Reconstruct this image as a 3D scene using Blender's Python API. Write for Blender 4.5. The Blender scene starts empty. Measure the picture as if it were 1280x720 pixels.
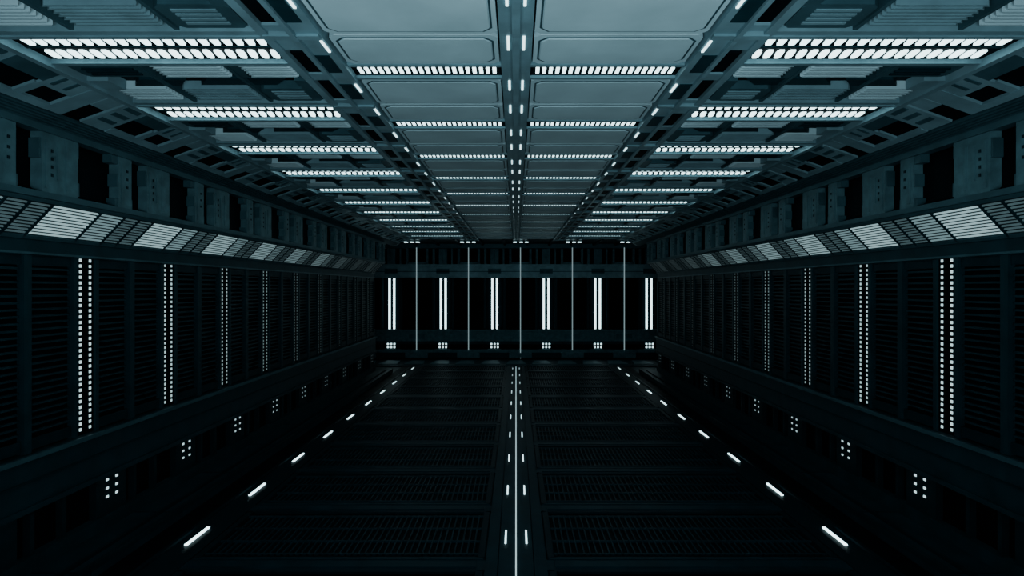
import bpy, bmesh, math, random
random.seed(7)
CAM=6.33; C=CAM+4.0; P=3.4
YB=52.4; S=YB/720.0

# ---------------------------------------------------------------- materials
def metal(name,col,rough=0.45,metallic=0.25,var=0.35,scale=3.0,bump=0.05,spec=0.3):
    m=bpy.data.materials.new(name); m.use_nodes=True
    nt=m.node_tree; b=nt.nodes['Principled BSDF']
    tc=nt.nodes.new('ShaderNodeTexCoord')
    n=nt.nodes.new('ShaderNodeTexNoise'); n.inputs['Scale'].default_value=scale; n.inputs['Detail'].default_value=6
    nt.links.new(tc.outputs['Object'],n.inputs['Vector'])
    r=nt.nodes.new('ShaderNodeValToRGB')
    r.color_ramp.elements[0].position=0.3; r.color_ramp.elements[1].position=0.7
    r.color_ramp.elements[0].color=tuple(c*(1-var) for c in col)+(1,)
    r.color_ramp.elements[1].color=tuple(min(1,c*(1+var*.5)) for c in col)+(1,)
    nt.links.new(n.outputs['Fac'],r.inputs['Fac']); nt.links.new(r.outputs['Color'],b.inputs['Base Color'])
    b.inputs['Roughness'].default_value=rough; b.inputs['Metallic'].default_value=metallic
    b.inputs['Specular IOR Level'].default_value=spec
    b.inputs['Specular Tint'].default_value=(.35,.85,1,1)
    if bump:
        n2=nt.nodes.new('ShaderNodeTexNoise'); n2.inputs['Scale'].default_value=scale*8
        nt.links.new(tc.outputs['Object'],n2.inputs['Vector'])
        bp=nt.nodes.new('ShaderNodeBump'); bp.inputs['Strength'].default_value=bump; bp.inputs['Distance'].default_value=0.02
        nt.links.new(n2.outputs['Fac'],bp.inputs['Height']); nt.links.new(bp.outputs['Normal'],b.inputs['Normal'])
    return m
def emit(name,col,st,sample=True):
    m=bpy.data.materials.new(name); m.use_nodes=True
    b=m.node_tree.nodes['Principled BSDF']
    b.inputs['Base Color'].default_value=(.1,.14,.15,1)
    b.inputs['Emission Color'].default_value=(*col,1); b.inputs['Emission Strength'].default_value=st
    if not sample: m.cycles.emission_sampling='NONE'
    return m
M={}
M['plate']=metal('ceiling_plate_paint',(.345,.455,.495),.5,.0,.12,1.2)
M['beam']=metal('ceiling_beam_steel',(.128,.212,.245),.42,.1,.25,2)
M['mid']=metal('mid_teal_steel',(.026,.060,.074),.45,.1,.3,2)
M['dark']=metal('dark_teal_steel',(.005,.0185,.0245),.5,.0,.35,2,spec=.15)
M['wall']=metal('wall_teal_steel',(.048,.098,.116),.5,.0,.4,3)
M['deep']=metal('deep_black_panel',(.0008,.0023,.0035),.6,.0,.3,2,0,spec=.05)
M['slat']=metal('slat_gunmetal',(.0034,.0125,.0168),.5,.0,.3,4,0,spec=.1)
M['floor']=metal('floor_teal_steel',(.0038,.0175,.0245),.5,.0,.4,1.5,spec=.1)
M['grate']=metal('floor_grate_steel',(.0022,.0098,.0138),.5,.0,.3,4,0,spec=.08)
WH=(.66,.95,1.0)
M['e_row']=emit('ceiling_lamp_white',WH,4.5)
M['e_dot']=emit('ceiling_dot_lamp_white',WH,4.0)
M['e_mark']=emit('ceiling_marker_white',WH,3.0,False)
M['e_wall']=emit('wall_led_white',WH,1.15,False)
M['e_back']=emit('back_wall_tube_white',WH,4.0)
M['e_floor']=emit('floor_marker_white',WH,6,False)
M['e_ind']=emit('indicator_white',WH,1.4,False)
M['e_line']=emit('floor_line_white',WH,1.0,False)
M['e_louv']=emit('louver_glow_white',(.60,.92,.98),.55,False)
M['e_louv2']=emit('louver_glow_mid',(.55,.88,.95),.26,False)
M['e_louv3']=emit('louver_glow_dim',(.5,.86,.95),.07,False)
M['e_thin']=emit('thin_conduit_glow',(.6,.88,.95),.35,False)
_dim={}
def dimmed(k,f):
    key=(k,round(f,3))
    if key not in _dim:
        m=M[k].copy(); m.name=M[k].name+'_dimmed'
        i=m.node_tree.nodes['Principled BSDF'].inputs['Emission Strength']; i.default_value*=f
        _dim[key]=m
    return _dim[key]

# ---------------------------------------------------------------- mesh builder
class MB:
    def __init__(s): s.v=[]; s.f=[]; s.m=[]; s.names=[]
    def mi(s,k):
        if k not in s.names: s.names.append(k)
        return s.names.index(k)
    def hexa(s,p,k):
        b=len(s.v); s.v+=p; i=s.mi(k)
        for f in ((0,1,2,3),(7,6,5,4),(0,4,5,1),(1,5,6,2),(2,6,7,3),(3,7,4,0)):
            s.f.append(tuple(b+a for a in f)); s.m.append(i)
    def box(s,x0,x1,y0,y1,z0,z1,k):
        s.hexa([(x0,y0,z0),(x1,y0,z0),(x1,y1,z0),(x0,y1,z0),(x0,y0,z1),(x1,y0,z1),(x1,y1,z1),(x0,y1,z1)],k)
    def fbox(s,F,u0,u1,y0,y1,n0,n1,k,sh=0):
        ox,oz,ux,uz,nx,nz=F
        def T(u,y,n): return (ox+ux*u+nx*n, y, oz+uz*u+nz*n)
        s.hexa([T(u0,y0,n0),T(u1,y0+sh,n0),T(u1,y1+sh,n0),T(u0,y1,n0),T(u0,y0,n1),T(u1,y0+sh,n1),T(u1,y1+sh,n1),T(u0,y1,n1)],k)
    def prism(s,pts,z0,z1,k):
        b=len(s.v); n=len(pts); i=s.mi(k)
        s.v+=[(x,y,z0) for x,y in pts]+[(x,y,z1) for x,y in pts]
        s.f.append(tuple(range(b,b+n))); s.f.append(tuple(range(b+2*n-1,b+n-1,-1))); s.m+=[i,i]
        for a in range(n):
            c=(a+1)%n; s.f.append((b+a,b+c,b+n+c,b+n+a)); s.m.append(i)
    def mesh(s,name,mir=False,both=False):
        V=list(s.v);Fc=list(s.f);Mi=list(s.m)
        if mir: V=[(-x,y,z) for x,y,z in V]
        if both:
            n=len(V); V=V+[(-x,y,z) for x,y,z in V]; Fc=Fc+[tuple(a+n for a in f) for f in s.f]; Mi=Mi+Mi
        me=bpy.data.meshes.new(name); me.from_pydata(V,[],Fc)
        for k in s.names: me.materials.append(M[k])
        me['keys']=','.join(s.names)
        me.polygons.foreach_set('material_index',Mi)
        bm=bmesh.new(); bm.from_mesh(me); bmesh.ops.recalc_face_normals(bm,faces=bm.faces); bm.to_mesh(me); bm.free()
        return me
def obj(name,me,loc=(0,0,0),parent=None,dim=None):
    o=bpy.data.objects.new(name,me); bpy.context.collection.objects.link(o); o.location=loc
    if parent: o.parent=parent
    if dim is not None and dim<.999:
        for sl,k in zip(o.material_slots,me['keys'].split(',')):
            sl.link='OBJECT'; sl.material=dimmed(k,dim)
    return o
def chamfer(x0,x1,y0,y1,c):
    return [(x0+c,y0),(x1-c,y0),(x1,y0+c),(x1,y1-c),(x1-c,y1),(x0+c,y1),(x0,y1-c),(x0,y0+c)]

# ================================================================= CEILING
mb=MB(); mb.box(-14.2,14.2,-1.5,YB,C+.5,C+.8,'deep')
ceiling=obj('ceiling',mb.mesh('ceiling'))
# bay local: y=0 equals depth of the side light row
b=MB()
# centre spine
b.box(0,.06,-.4,3.0,C-.14,C+.1,'beam'); b.box(.06,.26,-.4,3.0,C-.07,C+.1,'beam')
# centre dot-row housing (y 1.05..1.45)
b.box(.26,2.98,.93,1.5,C-.02,C+.3,'deep'); b.box(.26,2.98,.86,.95,C-.07,C+.3,'beam'); b.box(.26,2.98,1.47,1.56,C-.07,C+.3,'beam')
# centre plates
for y0,y1 in ((1.6,3.05),(-.31,.84)):
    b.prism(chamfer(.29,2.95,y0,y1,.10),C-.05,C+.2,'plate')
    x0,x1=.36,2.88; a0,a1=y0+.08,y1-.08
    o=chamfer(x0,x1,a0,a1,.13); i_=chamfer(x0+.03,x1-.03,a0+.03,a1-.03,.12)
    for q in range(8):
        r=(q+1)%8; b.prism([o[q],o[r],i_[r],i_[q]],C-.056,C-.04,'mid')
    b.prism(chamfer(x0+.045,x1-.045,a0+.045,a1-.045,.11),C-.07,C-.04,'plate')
# longitudinal rail
b.box(2.98,3.34,-.4,3.0,C-.14,C+.3,'beam'); b.box(3.34,3.42,-.4,3.0,C-.2,C+.3,'beam')
b.box(3.76,3.9,-.4,3.0,C-.16,C+.3,'beam')
b.box(3.42,3.76,-.4,3.0,C+.1,C+.3,'dark')
for y0,y1 in ((-.35,.1),(1.15,1.45),(2.6,2.8)): b.box(3.42,3.76,y0,y1,C-.12,C+.2,'beam')
for y0,y1 in ((.2,1.05),(1.55,2.5)):
    b.box(3.46,3.72,y0,y1,C-.12,C+.12,'deep'); b.box(3.42,3.46,y0,y1,C-.15,C+.1,'mid')
    b.box(3.1,3.34,y0+.05,y1-.05,C-.155,C-.1,'dark')
# cross strut across rail
b.box(3.0,3.85,2.84,2.98,C-.18,C,'beam')
# side light housings
X0,X1=3.95,8.12
b.box(X0,X1,-.34,.78,C+.0,C+.3,'deep')
b.box(X0,X1,-.36,-.26,C-.10,C+.3,'beam'); b.box(X0,X1,.76,.86,C-.08,C+.3,'beam'); b.box(X0,X1,.21,.27,C-.02,C+.3,'dark')
# ribbed and plated zones (0.9 .. 3.0)
b.box(X0,X1,.86,3.04,C+.12,C+.3,'deep')
def ribs(x0,x1,y0,n,dy=.1,k='beam'):
    for j in range(n):
        y=y0+j*dy; b.prism([(x0+.0,y),(x1,y),(x1+.06,y+dy*.5),(x0+.06,y+dy*.5)],C-.05,C+.14,k)
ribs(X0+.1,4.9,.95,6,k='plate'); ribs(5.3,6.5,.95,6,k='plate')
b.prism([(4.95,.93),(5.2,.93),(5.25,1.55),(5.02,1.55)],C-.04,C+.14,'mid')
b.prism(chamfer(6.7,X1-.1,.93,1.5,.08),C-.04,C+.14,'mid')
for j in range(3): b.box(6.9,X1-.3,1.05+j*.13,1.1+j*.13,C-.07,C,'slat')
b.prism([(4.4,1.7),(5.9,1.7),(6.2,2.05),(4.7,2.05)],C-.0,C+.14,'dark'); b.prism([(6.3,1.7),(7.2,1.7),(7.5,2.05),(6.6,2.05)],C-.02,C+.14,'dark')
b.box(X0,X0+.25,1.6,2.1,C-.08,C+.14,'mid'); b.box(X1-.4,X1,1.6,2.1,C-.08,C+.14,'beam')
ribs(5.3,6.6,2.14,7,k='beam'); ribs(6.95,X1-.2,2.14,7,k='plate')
b.prism(chamfer(X0+.08,5.1,2.12,2.85,.1),C-.05,C+.14,'mid')
for j in range(4): b.box(4.25,4.9,2.25+j*.13,2.31+j*.13,C-.07,C+.1,'beam')
b.box(X0,X1,2.9,3.04,C-.08,C+.3,'beam')
for x in (5.14,6.75): b.box(x,x+.07,.9,2.95,C-.06,C+.14,'mid')
# edge beam, slanted strip, ribs
b.box(8.12,8.26,-.4,3.0,C-.14,C+.3,'beam')
L=math.hypot(1.7,.61); F=(8.2,C,1.7/L,-.61/L,-.61/L,-1.7/L)
b.fbox(F,0,L,-.4,3.0,-.3,-.02,'deep')
b.fbox(F,.08,1.22,-.36,.35,-.05,.03,'beam'); b.fbox(F,.08,.5,.35,1.25,-.05,.04,'mid'); b.fbox(F,.08,.62,1.25,2.1,-.05,.03,'beam')
b.fbox(F,1.05,1.22,.35,2.1,-.05,.05,'beam'); b.fbox(F,.62,1.05,1.2,1.4,-.05,.03,'beam'); b.fbox(F,.08,1.22,2.05,2.5,-.05,.04,'beam'); b.fbox(F,.08,.6,2.55,2.95,-.05,.03,'beam')
for j in range(3): b.fbox(F,.2+j*.3,.32+j*.3,-.25,.2,.02,.045,'mid')
for j in range(2): b.fbox(F,.2,.5,1.4+j*.3,1.48+j*.3,.02,.045,'mid')
for j in range(6):
    u=1.27+j*.09; b.fbox(F,u,u+.045,-.4,3.0,-.05,.05,'mid')
bay=b.mesh('ceiling_bay',both=True)
r=MB()   # side light row
n=21
for row,(y0,y1) in enumerate(((-.2,.13),(.36,.66))):
    for i in range(n):
        x=X0+.08+i*(X1-X0-.2)/n
        w=.108; ym=(y0+y1)/2
        r.prism([(x+.02,y0),(x+w-.01,y0),(x+w+.025,ym),(x+w+.03,y1-.02),(x+w,y1),(x+.05,y1),(x+.01,ym),(x,y0+.03)],C-.03,C+.02,'e_row')
rowR=r.mesh('side_lights_r'); rowL=r.mesh('side_lights_l',mir=True)
r=MB()
for i in range(21):
    x=.36+i*.122; r.box(x,x+.064,1.08,1.34,C-.04,C,'e_dot')
cenR=r.mesh('c_lights_r'); cenL=r.mesh('c_lights_l',mir=True)
r=MB()
for y0 in (1.6,3.08-.0):
    r.box(.105,.145,y0,y0+.5,C-.09,C-.06,'e_mark'); r.box(3.02,3.06,y0,y0+.42,C-.16,C-.13,'e_mark')
dash=r.mesh('ceiling_dash',both=True)
for k in range(-3,11):
    y=9.3+P*k
    obj('bay_%d'%(k+4),bay,(0,y,0),ceiling)
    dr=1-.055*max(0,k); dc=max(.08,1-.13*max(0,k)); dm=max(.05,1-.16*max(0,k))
    for me in (rowL,rowR): obj('ceiling_strip_light',me,(0,y,0),dim=dr)
    for me in (cenL,cenR): obj('ceiling_dot_light_row',me,(0,y,0),dim=dc)
    obj('ceiling_marker_lights',dash,(0,y,0),dim=dm)
# cross-passage ceiling at end
yE=9.3+P*10+3.0
mb=MB(); mb.box(-14,14,yE,YB,C,C+.3,'slat')
for x in range(-13,14,2): mb.box(x-.1,x+.1,yE,YB,C-.15,C,'slat')
obj('passage_ceiling',mb.mesh('pc'),(0,0,0),ceiling)
mb=MB()
for px in (515,585,651,717,785):
    x=(px-645)*48.3/720*1.0
    for q in (-.62,-.1,.36): mb.box(x+q,x+q+.26,48.0,48.4,C-.2,C-.14,'e_mark')
obj('passage_ceiling_lights',mb.mesh('pl'))

# ================================================================= SIDE WALLS
XW=10.63; XT=9.83
F_w=(XT,CAM,0,1,-1,0)
LL=math.hypot(.75,.78); F_l=(XT,CAM+1.89,.75/LL,-.78/LL,-.78/LL,-.75/LL)
F_p=(XW,CAM,0,1,-1,0)
w=MB()  # local y 0..3.4, world 12.5+3.4n
w.fbox(F_w,1.87,3.5,0,P,-.5,-.22,'deep')
def plate(u0,u1,y0,y1,n1,k='wall'): w.fbox(F_w,u0,u1,y0,y1,-.24,n1,k)
plate(3.25,3.42,0,P,.06,'mid'); plate(1.87,2.0,0,P,.05,'mid')
plate(2.0,3.25,0,.4,.02); plate(2.0,3.25,1.72,2.2,.02); plate(2.0,3.25,2.82,P,.02)
plate(2.1,3.1,.05,.12,.04,'wall'); plate(2.1,3.1,1.82,1.9,.04,'wall'); plate(2.1,3.1,2.9,2.96,.04,'wall'); plate(2.3,3.0,3.2,3.27,.04,'wall')
plate(2.05,2.35,.4,.47,.0,'mid'); plate(2.9,3.25,.4,.45,.0,'mid'); plate(2.5,2.8,1.67,1.72,.01,'mid'); plate(2.0,2.2,1.62,1.72,.0,'mid')
plate(3.05,3.25,1.5,1.72,.0,'mid'); plate(2.0,2.25,2.2,2.26,.0,'mid'); plate(2.7,3.1,2.77,2.82,.0,'mid')
for j in range(4): plate(2.35+j*.17,2.42+j*.17,3.05,3.1,.035,'slat')
for j in range(3): plate(2.5+j*.2,2.56+j*.2,2.0,2.06,.035,'slat')
# --- louver slant housing
w.fbox(F_l,0,LL,0,P,-.3,-.03,'deep')
w.fbox(F_l,0,.09,0,P,-.05,.06,'mid'); w.fbox(F_l,LL-.07,LL+.02,0,P,-.05,.04,'mid')
for y in (1.22,2.06,2.62,3.2): w.fbox(F_l,0,LL,y,y+.06,-.05,.04,'dark')
for j in range(11):
    u=.12+j*.086; w.fbox(F_l,u,u+.03,0,P,-.05,-.0,'slat')
# --- lintel
w.fbox(F_p,.72,1.10,0,P,-.3,.03,'dark'); w.fbox(F_p,.74,.79,0,P,0,.08,'mid')
# --- panel field z -3.5..0.72, strip at y=1.7
w.fbox(F_p,-3.6,.75,0,P,-.3,-.12,'deep')
for y0,y1 in ((0,.10),(1.30,1.42),(2.01,2.13),(P-.10,P)):
    w.fbox(F_p,-3.6,.74,y0,y1,-.15,.04,'dark')
w.fbox(F_p,-3.6,.74,1.42,2.01,-.15,-.02,'deep')
for y0,y1 in ((.14,1.26),(2.17,3.26)):
    for j in range(28):
        z=-3.5+j*.15; w.fbox(F_p,z,z+.05,y0,y1,-.14,-.04,'dark')
    w.fbox(F_p,-3.55,-3.3,y0,y1,-.14,.0,'slat'); w.fbox(F_p,.5,.72,y0,y1,-.14,.0,'slat')
# --- lower skirt with ledge
w.fbox(F_p,-4.7,-3.6,0,P,-.3,.14,'dark'); w.fbox(F_p,-3.70,-3.6,0,P,.1,.24,'mid')
w.fbox(F_p,-4.2,-4.15,0,P,.1,.17,'slat')
w.fbox(F_p,-6.33,-4.7,0,P,-.3,-.12,'deep')
w.fbox(F_p,-6.33,-4.7,2.0,3.1,-.2,.06,'slat')
for y in (.05,.95): w.fbox(F_p,-5.9,-4.8,y,y+.12,-.2,.04,'slat')
w.fbox(F_p,-6.33,-5.85,0,P,-.2,.12,'dark')
w.fbox(F_p,-4.82,-4.7,0,P,0,.22,'dark')
# curb
w.box(9.2,XW,0,P-.06,0.0,.16,'floor'); w.box(9.2,9.32,0,P,.16,.3,'grate'); w.box(9.7,9.78,0,P,.16,.24,'grate')
wR=w.mesh('wall_bay_r'); wL=w.mesh('wall_bay_l',mir=True)
s=MB()
for y in (1.54,1.86):
    for j in range(31):
        z=-3.5+j*.138; s.fbox(F_p,z,z+.07,y,y+.06,-.03,-.005,'e_wall')
sR=s.mesh('strip_r'); sL=s.mesh('strip_l',mir=True)
l=MB()
for j in range(10):
    u=.16+j*.086
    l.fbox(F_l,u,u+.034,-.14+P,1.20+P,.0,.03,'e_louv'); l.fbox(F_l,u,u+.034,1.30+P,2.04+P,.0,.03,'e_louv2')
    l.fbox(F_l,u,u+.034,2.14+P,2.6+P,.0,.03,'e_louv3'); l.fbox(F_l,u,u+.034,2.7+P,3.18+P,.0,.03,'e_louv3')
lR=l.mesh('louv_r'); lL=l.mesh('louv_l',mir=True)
d=MB()
for z in (-5.42,-5.2,-4.98):
    for y in (2.35,2.7): d.fbox(F_p,z,z+.055,y,y+.08,.06,.075,'e_ind')
dR=d.mesh('dots_r'); dL=d.mesh('dots_l',mir=True)
YW0=12.5-4*P; YW1=12.5+9*P
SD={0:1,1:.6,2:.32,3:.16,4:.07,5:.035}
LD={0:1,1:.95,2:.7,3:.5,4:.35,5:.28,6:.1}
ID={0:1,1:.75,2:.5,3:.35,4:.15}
for nm,sg,A in (('wall_left',-1,(wL,sL,lL,dL)),('wall_right',1,(wR,sR,lR,dR))):
    m_=MB(); m_.box(sg*(XW+.3),sg*14.2,YW0,YW1,0,C+.5,'deep'); m_.box(sg*(XT+.45),sg*(XW+.32),YW0,YW1,CAM+2.0,C+.5,'deep')
    wl=obj(nm,m_.mesh(nm))
    for k in range(-4,9):
        y=12.5+P*k
        obj('bay_%d'%(k+5),A[0],(0,y,0),wl)
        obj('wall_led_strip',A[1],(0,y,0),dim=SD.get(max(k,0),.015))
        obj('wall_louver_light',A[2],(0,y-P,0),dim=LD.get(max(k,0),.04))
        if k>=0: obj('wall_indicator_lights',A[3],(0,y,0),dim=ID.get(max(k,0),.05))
    m_=MB(); m_.box(sg*14.0,sg*14.3,YW1,YB,0,C+.5,'deep'); obj('passage_end',m_.mesh('pe'),(0,0,0),wl)

# ================================================================= FLOOR
mb=MB(); mb.box(-14.2,14.2,YW0,YB,-.3,-.06,'floor')
floor=obj('floor',mb.mesh('floor'))
f=MB() # local y 0 = 13.4 start of grate
f.box(.42,.70,0,P,-.06,.03,'floor'); f.box(.02,.40,0,P,-.06,.0,'floor')
f.box(.7,7.6,2.95,P,-.06,.0,'floor'); f.box(.9,7.4,3.02,3.3,-.0,.03,'floor')
f.box(7.6,7.9,0,P,-.06,.02,'grate'); f.box(7.9,8.4,0,P,-.06,-.0,'grate'); f.box(8.4,8.5,0,P,-.06,.06,'grate'); f.box(8.5,9.2,0,P-.1,-.06,-.01,'deep')
fb=f.mesh('floor_bay',both=True)
g=MB()
g.box(.74,7.56,.02,2.93,-.06,-.045,'deep')
g.prism([(.74,.02),(7.56,.02),(7.35,.14),(.95,.14)],-.05,.015,'floor')
g.prism([(.95,2.82),(7.35,2.82),(7.56,2.93),(.74,2.93)],-.05,.015,'grate')
g.box(.74,.9,.1,2.85,-.05,.015,'grate'); g.box(7.4,7.56,.1,2.85,-.05,.015,'grate')
for i in range(42):
    x=1.0+i*.152; g.box(x,x+.04,.3,2.65,-.05,.0,'floor')
for y in (.3,1.0,1.75,2.55): g.box(.9,7.4,y,y+.06,-.05,.004,'floor')
gR=g.mesh('grate_r'); gL=g.mesh('grate_l',mir=True)
e=MB(); e.box(8.08,8.15,.75,1.8,.0,.03,'e_floor')
eR=e.mesh('edge_r'); eL=e.mesh('edge_l',mir=True)
e=MB(); e.box(.24,.28,.85,1.6,.0,.03,'e_floor'); cD=e.mesh('cdash',both=True)
for k in range(-4,10):
    y=13.4+P*k
    obj('bay_%d'%(k+5),fb,(0,y,0),floor)
    for me in (gL,gR): obj('floor_grate',me,(0,y,0))
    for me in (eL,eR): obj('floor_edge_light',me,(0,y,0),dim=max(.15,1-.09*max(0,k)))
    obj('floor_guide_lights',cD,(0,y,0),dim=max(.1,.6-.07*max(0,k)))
mb=MB(); mb.box(-.014,.014,YW0,46,-.02,.05,'e_line'); obj('floor_center_light_line',mb.mesh('cl'))
mb=MB()
for i in range(-6,7):
    x=i*2.1; mb.prism([(x-.8,47.2),(x+.8,47.2),(x+.55,49.5),(x-.55,49.5)],-.06,.12,'mid')
mb.box(-14,14,46.6,47.0,-.06,.08,'dark')
obj('passage_floor_plates',mb.mesh('pf'),(0,0,0),floor)

# ================================================================= BACK WALL
cx=5.5
def bx(m,px0,px1,zb0,zb1,n,k,nb=-.25): # offsets from wall centre, scaled by S
    m.box((cx+px0)*S,(cx+px1)*S,YB-n,YB-nb,CAM+zb0*S,CAM+zb1*S,k)
m=MB(); m.box(-14.2,14.2,YB+.2,YB+.6,-.3,C+.5,'deep')
bx(m,-200,190,49.5,56,.3,'mid')
bx(m,-200,190,13,29,.35,'beam'); bx(m,-200,190,27,29.5,.5,'beam'); bx(m,-200,190,20,21,.42,'mid')
bx(m,-200,190,-66,-51.5,.4,'wall'); bx(m,-200,190,-54,-51.5,.55,'wall'); bx(m,-200,190,-80,-76,.5,'wall')
bx(m,-200,190,-87,-76,.2,'dark'); bx(m,-200,190,-70,-66,.3,'dark')
for i in range(-3,4):
    c=i*64.2
    bx(m,c-12,c+12,30,32,.3,'wall'); bx(m,c-14,c-11,30,49,.3,'wall'); bx(m,c+11,c+14,30,49,.3,'wall')
    bx(m,c-22,c-20,30,49,.25,'wall'); bx(m,c+19,c+22,30,49,.25,'wall'); bx(m,c-32,c-27,30,49,.3,'wall'); bx(m,c+27,c+32,30,49,.3,'wall')
    bx(m,c-21,c-18.5,-51,13,.2,'dark'); bx(m,c+18.5,c+21,-51,13,.2,'dark')
    bx(m,c-2,c+2,-51,13,.1,'slat'); bx(m,c+24,c+40,18,24,.42,'mid')
    bx(m,c-14,c+14,-86,-80,.7,'wall'); bx(m,c-10,c+10,-63,-57,.46,'mid')
wb=obj('wall_back',m.mesh('wall_back'))
for i in range(6):
    c=-160.5+i*64.2
    m=MB()
    for q in (-2.9,2.9): bx(m,c+q-1.1,c+q+1.1,-51,12,.1,'e_back',.03)
    obj('wall_tube_light',m.mesh('tube'))
    m=MB()
    for z in (-74.5,-70.5):
        for q in (-4,0,4): bx(m,c+q-1.0,c+q+1.0,z,z+2.0,.38,'e_back',.3)
    obj('wall_indicator_lights',m.mesh('ind'),dim=.5)
for i in range(5):
    c=-128.4+i*64.2
    m=MB(); bx(m,c-.5,c+.5,-87 if i==2 else -77,50,.62,'e_thin',.55); obj('wall_conduit',m.mesh('cond'))

# ================================================================= LIGHTS / WORLD / CAMERA
def area(name,loc,rot,sx,sy,p,col=(.66,.92,1)):
    L_=bpy.data.lights.new(name,'AREA'); L_.shape='RECTANGLE'; L_.size=sx; L_.size_y=sy; L_.energy=p; L_.color=col
    o=bpy.data.objects.new(name,L_); bpy.context.collection.objects.link(o); o.location=loc; o.rotation_euler=rot; return o
area('ceiling_fill_uplight',(0,-1.0,4.5),(math.radians(148),0,0),10,3,1850)  # unseen area lamp added behind the camera to brighten the near ceiling
wd=bpy.data.worlds.new('world'); bpy.context.scene.world=wd; wd.use_nodes=True
wd.node_tree.nodes['Background'].inputs['Color'].default_value=(.07,.2,.27,1)
wd.node_tree.nodes['Background'].inputs['Strength'].default_value=.2
cd=bpy.data.cameras.new('camera'); cam=bpy.data.objects.new('camera',cd); bpy.context.collection.objects.link(cam)
cam.location=(0,0,CAM); cam.rotation_euler=(math.pi/2,0,0)
cd.sensor_width=36; cd.lens=36*720/1280; cd.shift_x=-5/1280; cd.clip_end=300
bpy.context.scene.camera=cam
